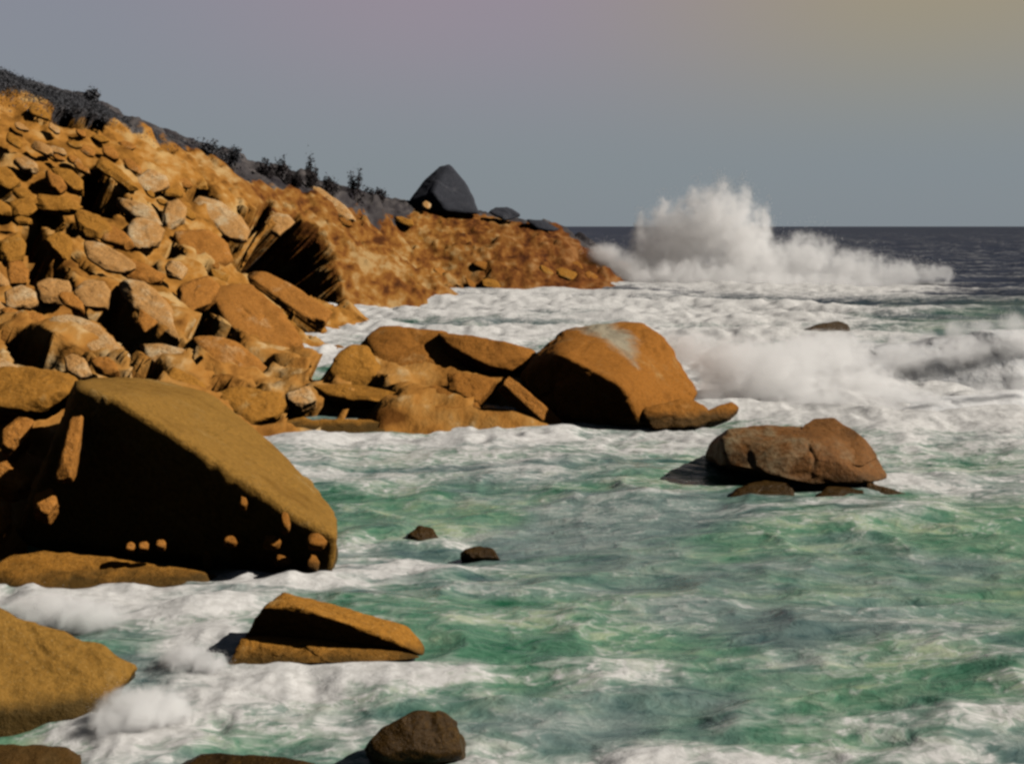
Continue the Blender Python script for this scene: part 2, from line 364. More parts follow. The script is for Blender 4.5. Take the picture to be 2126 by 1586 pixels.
# ---- boulders on the hillside (outline in photo pixels, look, label)
HILL = [
 ([(88,661),(116,646),(160,656),(204,675),(238,705),(272,736),(270,750),(252,757),(211,750),(170,729),(143,712),(102,695)], 'pale', 'long pale tan slab tilted down to the right above the black overhang', {}),
 ([(243,585),(265,576),(300,583),(327,606),(354,634),(372,670),(385,712),(350,700),(300,668),(275,640),(250,612)], 'pale', 'beige tilted slab leaning over the star shaped black hollow', {}),
 ([(283,722),(290,713),(330,712),(395,728),(425,738),(440,775),(430,800),(380,795),(345,770),(310,745)], 'pale', 'whitish rounded slab resting just above the top edge of the huge black faced slab', {}),
 ([(132,740),(150,730),(180,748),(192,778),(165,785),(135,765)], 'pale', 'small pale block at the right end of a flat black hollow low on the slope', {}),
 ([(365,600),(385,582),(430,570),(458,590),(450,625),(425,645),(385,650),(368,630)], 'tan', 'square tan block wedged at the head of the big smooth sloping slab', {}),
 ([(415,612),(470,582),(545,598),(585,640),(625,685),(640,735),(590,790),(560,775),(500,712),(440,668)], 'tan', 'big smooth tan slab sloping down to the small white foam pocket', {'thick':1.6}),
 ([(488,562),(530,553),(600,588),(655,622),(705,658),(690,692),(662,692),(640,665),(600,630),(560,604),(520,590)], 'tan', 'long narrow orange slab below the cave with a black slit under it', {'thick':.9}),
 ([(395,700),(440,690),(500,712),(560,765),(605,802),(560,822),(500,795),(445,782),(430,740)], 'tan', 'orange slab lying lowest beside the shore, below the big smooth slab', {}),
 ([(150,600),(180,580),(225,585),(237,610),(225,640),(190,645),(160,630)], 'pale', 'pale angular block left of the beige tilted slab', {}),
 ([(256,475),(285,448),(320,453),(347,480),(332,512),(290,522),(262,507)], 'pale', 'cream coloured boulder at the middle of the slope, brightest in its cluster', {}),
 ([(335,445),(345,420),(370,413),(389,430),(384,462),(355,477),(338,467)], 'pale', 'upright pale oval boulder beside the cream boulder mid slope', {}),
 ([(393,422),(410,405),(460,418),(500,450),(524,485),(517,512),(490,507),(468,472),(430,452),(400,442)], 'pale', 'long pale bent slab ending at the left lip of the cave', {}),
 ([(548,462),(570,440),(600,446),(612,462),(590,476),(576,494),(560,480)], 'pale', 'pale pointed block hanging over the mouth of the cave', {}),
 ([(338,555),(350,540),(375,540),(392,560),(377,580),(345,574)], 'pale', 'little pale boulder above the square tan block', {}),
 ([(70,590),(100,575),(140,582),(152,605),(130,632),(90,627),(70,612)], 'pale', 'rounded tan boulder just under the arched black hollow near the left edge', {}),
 ([(8,602),(40,588),(75,600),(80,630),(50,647),(12,637)], 'pale', 'pale boulder at the left edge, above the long pale slab', {}),
 ([(15,660),(50,642),(90,652),(112,690),(80,694),(38,684)], 'tan', 'tan rock tucked against the upper left end of the long pale slab', {}),
 ([(160,502),(200,500),(260,530),(292,557),(262,567),(220,562),(185,540)], 'pale', 'narrow pale slab slanting across mid slope right of a thin black crack', {}),
 ([(228,532),(300,545),(342,570),(332,592),(280,582),(240,566)], 'tan', 'tan slab lying directly above the beige tilted slab', {}),
 ([(358,482),(420,470),(472,500),(484,542),(450,562),(400,552),(363,527)], 'tan', 'broad orange block left of the cave, under the bent slab', {}),
 ([(150,430),(210,448),(243,480),(227,497),(180,492),(153,465)], 'ochre', 'ochre block sloping under the triangular black hollow high on the slope', {}),
 ([(70,402),(140,410),(172,430),(150,447),(95,442),(68,425)], 'ochre', 'flat ochre rock above a drooping black hollow at upper left', {}),
 ([(90,490),(130,480),(152,500),(147,542),(115,532),(93,510)], 'ochre', 'ochre boulder between two black hollows near the left edge', {}),
 ([(0,500),(38,482),(55,505),(48,540),(0,548)], 'ochre', 'ochre rock cut by the left edge of the view at mid height', {}),
 ([(275,372),(310,350),(347,365),(354,390),(320,403),(285,392)], 'pale', 'pale boulder right of the triangular black hollow high on the slope', {}),
 ([(192,325),(225,332),(265,362),(292,395),(270,398),(235,368),(198,347)], 'ochre', 'slanting ochre slab roofing the triangular black hollow', {}),
 ([(20,418),(62,408),(80,432),(60,450),(25,445)], 'ochre', 'low ochre rock at the left edge beneath the upper scree', {}),
 ([(105,350),(140,345),(172,375),(176,410),(150,400),(120,375)], 'ochre', 'ochre block touching the left side of the triangular black hollow', {}),
 ([(300,300),(345,310),(375,340),(350,350),(315,335)], 'ochre', 'dull ochre rock close under the crest turf', {}),
 ([(430,330),(480,350),(505,385),(470,390),(440,365)], 'rust', 'brown rock close under the crest left of the dark shrubs', {}),
 ([(385,350),(420,365),(440,395),(405,392),(380,375)], 'ochre', 'dull brown rock above a small black hollow near the crest', {}),
 ([(640,385),(665,390),(720,430),(745,462),(735,470),(690,445),(650,410)], 'pale', 'long straight pale rib running down from the shrubs on the crest', {}),
 ([(10,545),(45,540),(62,565),(55,590),(20,588)], 'tan', 'small tan rock at the left edge beside the arched black hollow', {}),
 ([(290,640),(330,668),(300,690),(285,668)], 'tan', 'sharp small rock inside the star shaped black hollow', {}),
 ([(455,640),(470,600),(482,600),(480,640)], 'tan', 'thin tan flake standing on the big smooth slab', {}),
]
for outl, mt, lab, kw in HILL:
    o = np.array(outl, float); cx, cy = o.mean(0)
    rock('boulder', [slab_pts(outl, DEPTH(cx, cy), kw.get('a', .45), kw.get('b', 1.5), kw.get('thick'))], mt, lab, sub=5)

# ---- the rest of the pile: smaller boulders between the big ones, one outline each
def poly_in(pt, poly):
    x, y = pt; c = False; j = len(poly)-1
    for i in range(len(poly)):
        if (poly[i][1] > y) != (poly[j][1] > y) and x < (poly[j][0]-poly[i][0])*(y-poly[i][1])/(poly[j][1]-poly[i][1]) + poly[i][0]: c = not c
        j = i
    return c
allo = [h[0] for h in HILL]
SL = 'small broken filler stone wedged between the big slabs of the rockfall slope'
k = 0; placed = []
for _ in range(6000):
    if k >= 24: break
    px = RNG.uniform(-60, 470); py = RNG.uniform(270, 830)
    crest = np.interp(px, [-60,0,200,400,500], [140,158,222,312,345])
    if py < crest + 100 or py > np.interp(px, [-60,150,440,500],[840,790,815,830]): continue
    s = RNG.uniform(20, 50)*(0.6 + .5*(py-200)/600)
    if any(poly_in((px+dx*s*.8, py+dy*s*.6), h) for h in HOLES for dx, dy in ((0,0),(1,0),(-1,0),(0,1),(0,-1))): continue
    if any(poly_in((px, py), h) for h in allo): continue
    if any((px-a)**2+(py-b)**2 < (.62*(s+c))**2 for a, b, c in placed): continue
    placed.append((px, py, s)); k += 1
    an = math.radians(RNG.uniform(10, 45)); n = 7; outl = []
    for i in range(n):
        th = 2*math.pi*(i+RNG.uniform(-.25, .25))/n; ex, ey = s*1.4*math.cos(th)*RNG.uniform(.7, 1.2), s*.62*math.sin(th)*RNG.uniform(.7, 1.2)
        outl.append((px+ex*math.cos(an)-ey*math.sin(an), py+ex*math.sin(an)+ey*math.cos(an)))
    rock('boulder', [slab_pts(outl, DEPTH(px, py)-.2, RNG.uniform(.2, .7), RNG.uniform(1.1, 1.9), None, .12)], ['pale','tan','ochre','tan'][RNG.integers(4)], SL, group='small boulders between the big slabs', sub=4)

def scatter(n, xr, lim, sr, mats, label, group, off):
    done = []; tries = 0
    while len(done) < n and tries < 4000:
        tries += 1
        px = RNG.uniform(*xr); lo_, hi_ = lim(px); py = RNG.uniform(lo_, hi_); s = RNG.uniform(*sr)
        if any(poly_in((px+dx*s, py+dy*s), h) for h in HOLES for dx, dy in ((0,0),(1,0),(-1,0),(0,1),(0,-1))): continue
        if any(poly_in((px, py), h) for h in allo) or any((px-a)**2+(py-b)**2 < (.9*(s+c_))**2 for a, b, c_ in done): continue
        done.append((px, py, s)); an = math.radians(RNG.uniform(5, 45)); outl = []
        for i in range(6):
            th = 2*math.pi*(i+RNG.uniform(-.3, .3))/6; ex, ey = s*1.4*math.cos(th)*RNG.uniform(.7, 1.2), s*.6*math.sin(th)*RNG.uniform(.7, 1.2)
            outl.append((px+ex*math.cos(an)-ey*math.sin(an), py+ex*math.sin(an)+ey*math.cos(an)))
        rock('boulder', [slab_pts(outl, DEPTH(px, py)+off, RNG.uniform(.2, .9), RNG.uniform(.8, 1.6))], mats[RNG.integers(len(mats))], label, group=group, sub=4)
crest_y = lambda x: float(np.interp(x, [-60,0,200,400,500,600,720,850,1000,1180], [140,158,222,312,345,385,395,418,440,480]))
scatter(26, (-30, 560), lambda x: (crest_y(x)+48, crest_y(x)+135), (10, 26), ['ochre','tan','ochre','pale'], 'dull stone half buried in the bare upper slope below the crest', 'stones on the upper slope', -.3)
scatter(34, (715, 1230), lambda x: (crest_y(min(x, 1180))+28, 596), (9, 24), ['rust','rust','tan','ochre'], 'rusty block jutting from the face of the far headland', 'blocks on the headland face', -.4)

# ---- the huge slab at the left shore
def lowered(pts, z=-.6): return [np.array([p[0], p[1], z]) for p in pts]
fe = [P(158,802,24.3),P(240,824,24.1),P(300,874,23.9),P(430,950,23.6),P(520,1005,23.4),P(640,1096,23.1),P(708,1108,23.3)]
be = [P(170,785,30),P(300,782,33),P(440,812,33),P(520,888,31.5),P(612,962,29),P(692,1052,26)]
bt = [P(20,1140,26.2),P(240,1157,25.8),P(500,1187,24.9),P(640,1202,24.3),P(690,1160,23.9)]
SLAB = rock('rock_slab', [fe + be + lowered(be) + bt + lowered(bt, -.3) ], 'olive', 'huge slab with a yellowish sloping top and a sheer black face towards the water', 'rock', sub=6, p=60, rough=.5)

bpy.context.view_layer.update()
for x, y, w_, h_, d in ((478,1120,16,10,23.3),(565,1122,22,13,23.15),(592,1082,12,22,23.05),(588,1160,20,12,23.35),(655,1120,26,16,23.0),(430,1160,10,22,23.7),(505,1040,9,13,23.2),(650,1165,14,18,23.3)):
    _seed[0] += 1
    v_, f_ = hull_body(slab_pts([(x-w_,y+h_*.6),(x-w_*.6,y-h_),(x+w_*.4,y-h_*.9),(x+w_,y+h_*.1),(x+w_*.6,y+h_)], d, .7, .9, .25), 3, 20, _seed[0], 1.0)
    kn = mesh_obj('knob', v_ - np.array(SLAB.location), f_, M['rust'], parent=SLAB)
    kn['label'] = 'small rusty knob on the black face'

SHORE = [
 ('boulder', [(0,762),(60,760),(130,770),(182,785),(160,808),(120,832),(100,848),(70,832),(20,850),(-60,860),(-60,780)], 29, 'ochre', 'flat ochre shelf roofing the black recess at the left edge', dict(b=2.0, a=.1, thick=1.0)),
 ('boulder', [(150,850),(174,853),(166,920),(152,985),(135,1000),(110,1000),(125,940),(140,890)], 23.7, 'tan', 'upright orange pillar standing against the left end of the huge slab', dict(b=.5, a=.5, thick=.5)),
 ('boulder', [(68,1030),(108,1008),(122,1040),(100,1066),(70,1055)], 23.7, 'tan', 'orange knob under the upright pillar', dict(b=.8, thick=.5)),
 ('boulder', [(5,890),(40,858),(70,873),(62,905),(30,922),(15,942),(0,932)], 24.6, 'tan', 'tan rock at the left edge, upper one inside the black recess', dict(b=.8, thick=.6)),
 ('boulder', [(-10,948),(35,953),(67,980),(62,1002),(30,1022),(-10,1000)], 24.4, 'tan', 'tan rock at the left edge, middle one inside the black recess', dict(b=.8, thick=.6)),
 ('boulder', [(-15,1060),(24,1038),(24,1080),(0,1104),(-15,1104)], 24.2, 'tan', 'orange rock at the left edge, lowest one inside the black recess', dict(b=.8, thick=.5)),
 ('rock_ledge', [(-60,1160),(40,1142),(240,1162),(470,1196),(505,1214),(420,1232),(230,1248),(170,1215),(60,1218),(-60,1250)], 23.2, 'ochre', 'low ochre ledge along the foot of the huge black faced slab', dict(b=3.2, a=.1, thick=.5)),
 ('boulder', [(-160,1215),(0,1258),(90,1288),(200,1330),(290,1382),(262,1420),(215,1442),(192,1510),(100,1535),(-160,1545)], 17.2, 'olive', 'large olive yellow rock in the lower left corner with foam lapping its right side', dict(b=1.5, a=.55, thick=1.2)),
 ('boulder', [(-120,1555),(0,1538),(120,1545),(215,1575),(240,1640),(0,1690),(-120,1690)], 15.4, 'rust', 'low rust brown rock at the bottom left corner', dict(b=2.6, a=.2, thick=.4)),
 ('boulder', [(340,1576),(420,1562),(540,1568),(650,1582),(680,1610),(500,1640),(330,1620)], 15.3, 'wet', 'dark weedy rock barely above the foam at the bottom edge', dict(b=4, a=.1, thick=.3)),
 ('boulder', [(752,1545),(790,1500),(860,1474),(920,1479),(980,1518),(1004,1560),(900,1584),(780,1578)], 15.5, 'wet', 'round dark brown wet boulder in the foam at the bottom edge', dict(b=1.1, a=.3, thick=.7, bulge=.35)),
 ('boulder', [(842,1106),(868,1088),(898,1094),(912,1116),(880,1122),(850,1118)], 27.5, 'wet', 'small black rock awash in the open water, left one of two', dict(b=2.0, thick=.4)),
 ('boulder', [(948,1142),(990,1131),(1030,1140),(1042,1160),(980,1156)], 26.0, 'wet', 'low dark rock awash in the open water, right one of two', dict(b=2.0, thick=.3)),
 ('boulder', [(1652,688),(1690,675),(1742,666),(1778,680),(1762,692),(1660,693)], 79, 'wet', 'flat dark reef rock showing between the white breakers', dict(b=1.0, thick=1.0)),
 ('boulder', [(676,788),(690,748),(725,713),(762,718),(792,758),(805,792),(740,803)], 46.5, 'ochre', 'round ochre boulder at the landward end of the ledge beside a black hole', dict(b=1.2, a=.4)),
 ('rock_ledge', [(738,718),(790,676),(850,673),(920,685),(965,700),(985,745),(965,800),(850,800),(790,775)], 48.5, 'rust', 'broken rusty ledge with a flat top in front of the white gully', dict(b=1.2, a=.2, thick=2)),
 ('rock_ledge', [(905,687),(1000,697),(1060,708),(1112,722),(1130,748),(1060,772),(985,768),(935,742)], 48, 'rust', 'rusty ledge sloping down to a notch beside the great streaked boulder', dict(b=1.3, a=.2, thick=1.6)),
 ('boulder', [(780,838),(860,803),(960,790),(1000,850),(985,893),(880,898),(785,902)], 43.6, 'rust', 'wide rust coloured rock at the waterline right of the square black hole', dict(b=1.1, a=.2, thick=1.6)),
 ('boulder', [(640,800),(690,795),(760,803),(850,820),(780,832),(690,828),(640,818)], 44.5, 'ochre', 'flat ochre lintel above the square black hole', dict(b=2.2, a=.1, thick=.4)),
 ('boulder', [(1028,788),(1050,772),(1105,830),(1185,886),(1140,892),(1085,845)], 42.6, 'tan', 'thin slanting orange rib between two black hollows', dict(b=.6, a=.2, thick=.4)),
 ('boulder', [(890,838),(990,850),(1090,852),(1150,888),(1000,896),(880,897)], 42.6, 'rust', 'low rusty rock under the triangular black hollow at the waterline', dict(b=1.6, a=.2, thick=.8)),
 ('boulder', [(930,770),(985,775),(1035,785),(990,800),(985,850),(930,830)], 44.5, 'rust', 'narrow rusty block left of the triangular black hollow', dict(b=1.0, a=.4, thick=1)),
 ('boulder', [(560,880),(620,862),(690,885),(700,903),(570,908)], 42.0, 'ochre', 'low ochre rock at the water edge beside the huge slab', dict(b=1.6, thick=.6)),
 ('boulder', [(440,812),(500,800),(600,815),(590,845),(530,850),(560,880),(520,890)], 41.5, 'ochre', 'ochre rock at the shore behind the huge slab', dict(b=1.8, thick=1)),
 ('rock_ledge', [(560,898),(620,874),(690,880),(770,872),(830,880),(820,906),(700,914),(600,914)], 41.4, 'ochre', 'low flat shelf at the waterline under the square black hollow', dict(b=2.2, a=.1, thick=.8)),
 ('boulder', [(590,815),(640,795),(660,830),(610,850)], 43, 'pale', 'small pale rock between two black holes near the water', dict(b=1.4, thick=.7)),
 ('boulder', [(1440,862),(1490,850),(1520,833),(1535,845),(1510,868),(1460,880)], 43.2, 'rust', 'little hooked rock at the seaward tip washed by white spray', dict(b=.8, thick=.4)),
 ('boulder', [(1330,850),(1400,830),(1450,830),(1490,862),(1450,884),(1330,888)], 42.6, 'rust', 'low brown rock at the foot of the great streaked boulder', dict(b=1.2, a=.4, thick=1)),
]
for nm, outl, d, mt, lab, kw in SHORE:
    rock(nm, [slab_pts(outl, d, kw.get('a', .45), kw.get('b', 1.5), kw.get('thick'), kw.get('bulge', .10), kw.get('sink', .3))], mt, lab, 'ledge' if nm == 'rock_ledge' else 'boulder')

# great streaked boulder at the point
T = [P(1118,722,47),P(1160,690,48),P(1240,674,48.5),P(1340,674,49),P(1372,695,48.6),P(1452,815,46),P(1442,838,45.2),
     P(1165,737,43.2),P(1230,770,42.3),P(1290,800,41.6),P(1330,886,42.2),P(1070,776,46.5),P(1182,886,43.0),P(1420,880,44)]
va, vb = P(1262,690,47.5), P(1320,800,43.5); vd = (vb-va)/np.linalg.norm(vb-va); vn = np.cross(vd, np.array([.5, -.5, .7])); vn /= np.linalg.norm(vn)
M['streak'] = rock_mat('streaked_granite', (.16, .06, .011), (.33, .13, .024), (.42, .26, .10), wet=.25, vein=(tuple(va), tuple(vn)))
T += [np.array([p[0], p[1]+4, -.5]) for p in T[:7]] + [P(1180,700,52), P(1380,720,52)]
rock('boulder', [T], 'streak', 'great angular boulder at the seaward point, black on its left side with a pale streak', sub=6, p=70, rough=.75)

# brown rock awash in the middle right
rock('boulder', [[P(1458,955,31.8),P(1464,920,32),P(1500,890,32.4),P(1580,880,32.6),P(1680,882,32.8),P(1732,885,32.8),P(1785,906,32.4),P(1832,950,32),P(1850,995,31.4),
      P(1560,990,30.8),P(1650,1008,30.4),P(1790,1010,30.6),P(1600,920,31.2),P(1720,905,31.4)] + [W(1500,960)+np.array([0,3,-.4]), W(1820,960)+np.array([0,3,-.4])],
      [P(1640,900,32.2),P(1668,880,32.6),P(1692,864,32.9),P(1740,862,33),P(1790,898,32.4),P(1830,948,32),P(1700,950,31.2),P(1790,970,31),P(1720,960,33.5),P(1640,960,31.6)],
      [P(1800,1000,31),P(1900,1030,30.6),P(1910,1045,30.4),P(1800,1040,30.6),P(1780,1010,32)]],
     'brown', 'brown humped rock standing alone in the green water with white surf behind', sub=6, p=24, rough=.5)

rock('boulder', [[P(1486,1050,30.1),P(1528,1006,30.5),P(1600,996,30.8),P(1650,1002,30.6),P(1648,1050,30.0),P(1560,1064,29.7),P(1560,1020,31.6)]], 'wet', 'black rock awash under the left end of the brown humped rock')
rock('boulder', [[P(1678,1042,30.2),P(1720,1006,30.6),P(1795,1018,30.6),P(1818,1054,30.0),P(1740,1064,29.8),P(1750,1020,31.6)]], 'wet', 'black rock awash under the right end of the brown humped rock')
for x, y, q in ((271,1133,'left one of three'),(298,1131,'middle one of three'),(334,1127,'right one of three')):
    rock('pebble', [slab_pts([(x-11,y+7),(x-9,y-7),(x+2,y-10),(x+11,y-4),(x+10,y+8)], 23.3, .5, 1.0)], 'tan', 'tiny orange stone at the foot of the huge black face, '+q, 'stone', sub=3)
# dark fronted rock in the near water
rock('boulder', [[P(540,1260,18.9),P(590,1229,19.5),P(620,1258,18.8),P(690,1286,18.7),P(785,1310,18.8),P(850,1298,19.4),P(700,1258,19.7),P(882,1345,19.2),P(880,1362,18.9),
      P(510,1326,19.5),P(560,1324,19.6),P(680,1337,19.6),P(790,1347,19.4),P(520,1300,19.6)] ,
      [P(464,1386,18.5),P(500,1323,18.95),P(560,1318,19.1),P(690,1332,19.0),P(800,1345,18.95),P(872,1364,18.7),P(560,1318,20),P(850,1345,19.8),P(800,1374,18.6),P(640,1376,18.5),P(560,1350,19)]],
     'ochre', 'broken rock in the near foam with an undercut black front and pale foot', sub=6, p=40, rough=.85)

# dark pyramid on the crest
rock('rock_outcrop', [[P(882,372,141),P(906,351,141),P(914,343,141.3),P(934,338,141.3),P(972,385,141),P(985,415,140.5),P(846,420,140),P(900,400,139),P(842,440,140),P(996,446,140),P(930,440,138.8),P(860,440,147),P(985,440,147)]],
     'slate', 'dark grey pyramid of rock standing up on the crest of the headland', 'outcrop', sub=5, p=60, rough=.3)
rock('boulder', [slab_pts([(874,424),(884,416),(896,424),(892,434),(878,434)], 138)], 'pale', 'tiny white stone at the foot of the dark pyramid on the crest', sub=3)
for outl, lab in [([(1010,440),(1030,430),(1060,432),(1085,448),(1050,458)], 'dark low rock on the crest right of the dark pyramid'),
                  ([(1090,455),(1130,458),(1165,478),(1120,482)], 'dark low rock on the crest nearest the seaward end of the headland')]:
    rock('boulder', [slab_pts(outl, 142 if outl[0][0] > 500 else 74, .2, 1.0)], 'slate', lab, sub=4)

# ------------------------------------------------------------------ crest vegetation
def leaf_mat(name, c1, c2):
    t = NT(name); n = t.noise(t.pos(), 3, 4)
    b = t.add('ShaderNodeBsdfPrincipled'); b.inputs['Roughness'].default_value = .8; b.inputs['Specular IOR Level'].default_value = .2
    t.link(t.ramp(n, [(.35, c1), (.65, c2)]), b.inputs['Base Color']); t.link(b.outputs[0], t.out.inputs[0]); return t.m
M['leaf'] = leaf_mat('dark_scrub_leaf', (.012, .010, .012), (.045, .035, .035))
M['heath'] = leaf_mat('grey_heath', (.045, .047, .055), (.11, .11, .12))
M['stem'] = leaf_mat('shrub_stem', (.02, .015, .01), (.05, .035, .02))
def leaves(centres, size, rng):
    n = len(centres); a = rng.normal(size=(n, 3)); a /= np.linalg.norm(a, axis=1)[:, None]
    b = rng.normal(size=(n, 3)); b -= a*(a*b).sum(1)[:, None]; b /= np.linalg.norm(b, axis=1)[:, None]
    s = (size*rng.uniform(.6, 1.4, n))[:, None]
    V = np.stack([centres + a*s, centres + b*s*.5, centres - a*s, centres - b*s*.5], 1).reshape(-1, 3)
    return V, np.arange(4*n).reshape(-1, 4)
SHR = [(552,362,34,16,'spiky dark shrub on the crest, first from the left'),(588,356,30,18,'leaning dark shrub on the crest, second from the left'),
       (612,366,22,10,'thin dark shrub on the crest, third from the left'),(648,352,26,22,'tallest dark shrub on the crest above the straight pale rib'),
       (690,372,40,14,'broad low dark shrub on the crest right of the tallest one'),(740,362,26,20,'pointed dark shrub on the crest standing alone between low scrub'),
       (775,384,34,10,'low dark shrub on the crest nearest the dark pyramid'),(432,306,44,14,'grey shrub on the crest where the turf thins'),(480,328,40,14,'grey purple shrub on the crest left of the spiky shrub'),
       (185,208,36,10,'tuft of grey scrub on the end of the upper turf')]
for px, py, w, h, lab in SHR:
    d = np.interp(px, [150, 430, 500, 600, 720, 850], [83, 96, 103, 110, 120, 141])
    k = d/F; base = P(px, py + h, d); g = rbf_eval(A3[:, :2], SOL, base[None, :2])[0]; base[2] = min(base[2], max(g, base[2]-1.2))
    rt = empty('shrub', base); tag(rt, lab, 'shrub', 'shrubs along the crest')
    n = 700; R = np.array([w*k*.55, w*k*.4, (h*2.1)*k])
    lob = RNG.normal(size=(9, 3))*np.array([.5, .5, .3]) + np.array([0, 0, .55]); lob[:, 2] = np.abs(lob[:, 2])
    q = (lob[RNG.integers(9, size=n)] + RNG.normal(size=(n, 3))*.24)*R
    v, f = leaves(q, .11, RNG); mesh_obj('foliage', v, f, M['leaf'] if px > 500 else M['heath'], parent=rt, smooth=False)
    vs, fs = [], []
    for i in range(5):
        e = lob[i]*R; s = .035; o = len(vs)
        vs += [(-s,0,-.8),(s,0,-.8),(0,s,-.8),(e[0],e[1],e[2])]; fs += [(o,o+1,o+3),(o+1,o+2,o+3),(o+2,o,o+3)]
    mesh_obj('stem', vs, fs, M['stem'], parent=rt, smooth=False)
def build_heath():
    cr = [(-300,130,78),(-100,140,78),(0,158,79),(100,178,81),(200,222,85),(300,268,90),(400,312,95),(500,345,103),(600,385,110)]
    n = 60000; t = RNG.uniform(-300, 400, n); c = np.array(cr, float)
    py = np.interp(t, c[:, 0], c[:, 1]); d = np.interp(t, c[:, 0], c[:, 2])
    off = np.abs(RNG.normal(size=n))*2.0 - 1.0; d2 = d - off
    x = (t - PW/2)/F*d2
    z = rbf_eval(A3[:, :2], SOL, np.stack([x, d2], 1))
    z += .25*fbm(np.stack([x, d2, z], 1)/3, 3, 41) + np.abs(RNG.normal(size=n))*.16
    v, f = leaves(np.stack([x, d2, z], 1), .055, RNG)
    tag(mesh_obj('heather', v, f, M['heath'], smooth=False), 'dark grey heather and rough grass capping the crest at upper left', 'heather', kind='stuff')
build_heath()

# ------------------------------------------------------------------ sea
# patches of whitewater: (photo x, photo y of the centre on the sea, half width m, half depth m, strength)
FOAM = []
def fo(px, py, rx, ry, s): c = W(px, py); FOAM.append((c[0], c[1], rx, ry, s))
fo(640,740,3,7,1.3); fo(720,680,5,14,1.3); fo(800,640,8,16,1.3); fo(950,640,12,16,1.3); fo(1150,630,14,18,1.2); fo(1300,640,14,20,1.1); fo(1450,650,13,18,1.3); fo(1580,645,11,16,1.15); fo(1500,690,12,10,1.3); fo(1620,690,9,7,1.2)
fo(1700,760,9,6,1.2); fo(1850,765,9,5,1.1); fo(2000,755,9,5,1.1); fo(2130,750,9,5,1.1); fo(1800,810,11,7,1.1); fo(2050,840,12,8,1.1); fo(1550,760,8,12,1.3); fo(1480,830,6,6,1.3); fo(1650,800,7,9,1.4); fo(1750,850,6,6,1.2); fo(1850,780,8,10,1.1); fo(2000,800,8,10,1.1); fo(2150,800,8,10,1.1); fo(2000,880,7,6,.9); fo(1900,920,5,4,.8); fo(2130,920,5,5,.7)
fo(1450,590,16,20,1.2); fo(1640,605,14,18,1.2); fo(1800,600,9,9,.7)
fo(950,700,7,8,1.3); fo(1120,690,8,9,1.2); fo(1350,660,10,10,1.1); fo(800,915,7,2.2,1.1); fo(1100,905,7,2.2,1.1); fo(1350,898,5,2.2,1.1); fo(620,925,3.5,1.6,.9); fo(1400,930,4,2.2,.8)
fo(1650,1040,2.6,1.3,.8); fo(1850,1010,3,1.8,.8); fo(2000,980,5,3,.6)
fo(150,1250,2.2,1.0,1.3); fo(330,1270,2.0,1.2,1.0); fo(600,1215,1.8,.8,1.0); fo(760,1180,1.8,1.6,.8); fo(880,1165,1.6,1.0,.8); fo(950,1110,.8,.8,.7); fo(740,1130,1.2,1.5,.7)
fo(280,1490,1.1,1.3,1.3); fo(420,1350,.9,.7,.9); fo(420,1440,1.5,1.2,.9); fo(560,1420,1.8,.8,1.0); fo(760,1410,1.6,.6,.95); fo(900,1400,1.2,.5,.7); fo(560,1490,1.6,.9,.6); fo(680,1500,1.0,1.0,.6)
fo(1000,1560,.8,.5,.8); fo(1250,1575,1.6,.6,1.0); fo(1600,1580,1.6,.5,.9); fo(1900,1585,1.4,.5,.7); fo(1700,1500,1.6,.6,.45); fo(1250,1400,1.6,.6,.45); fo(2040,1500,.7,.4,.4)
fo(700,1000,4,3,.35); fo(1000,940,8,4,.4)
fo(1415,985,2.2,1.6,-1.2); fo(1400,1035,5,1.4,-.8); fo(1560,1040,1.6,.9,-1)
FOAM = np.array(FOAM)
def foam_at(x, y):
    s = np.zeros(len(x))
    for cx, cy, rx, ry, st in FOAM:
        r = ((x-cx)/rx)**2 + ((y-cy)/ry)**2
        s = np.maximum(s, st*np.exp(-r**1.2*.9)) if st > 0 else np.clip(s + st*np.exp(-r**2), 0, None)
    return s
def sea_height(x, y, foam):
    p = np.stack([x, y, np.zeros_like(x)], 1)
    near = sstep(60, 20, y)
    far = sstep(60, 160, y)
    # swell running in towards the shore
    ph = y*.42 + x*.10 + 2.2*fbm(p/14, 2, 60)
    z = (.16 + .5*far)*np.sin(ph*(1-.0*far))*np.exp(-y/2500)
    z = z + .30*fbm(p*np.array([.28, .42, 1]), 3, 71)*(1 - .3*near)
    r = ridged(p*np.array([.5, .95, 1]) + .4*fbm(p/1.5, 2, 80)[:, None], 2, 72)
    z = z + (.13)*r*np.exp(-y/200)*(1-.6*np.minimum(foam, 1))
    z = z + .035*fbm(p*np.array([1.6, 2.6, 1]), 2, 75)*np.exp(-y/60)
    z = z + np.minimum(foam, 1.2)*(.20*np.abs(fbm(p*.55, 2, 77)) + .06*ridged(p*1.2, 2, 78))*(1 + .6*sstep(25, 60, y))
    return z - .02
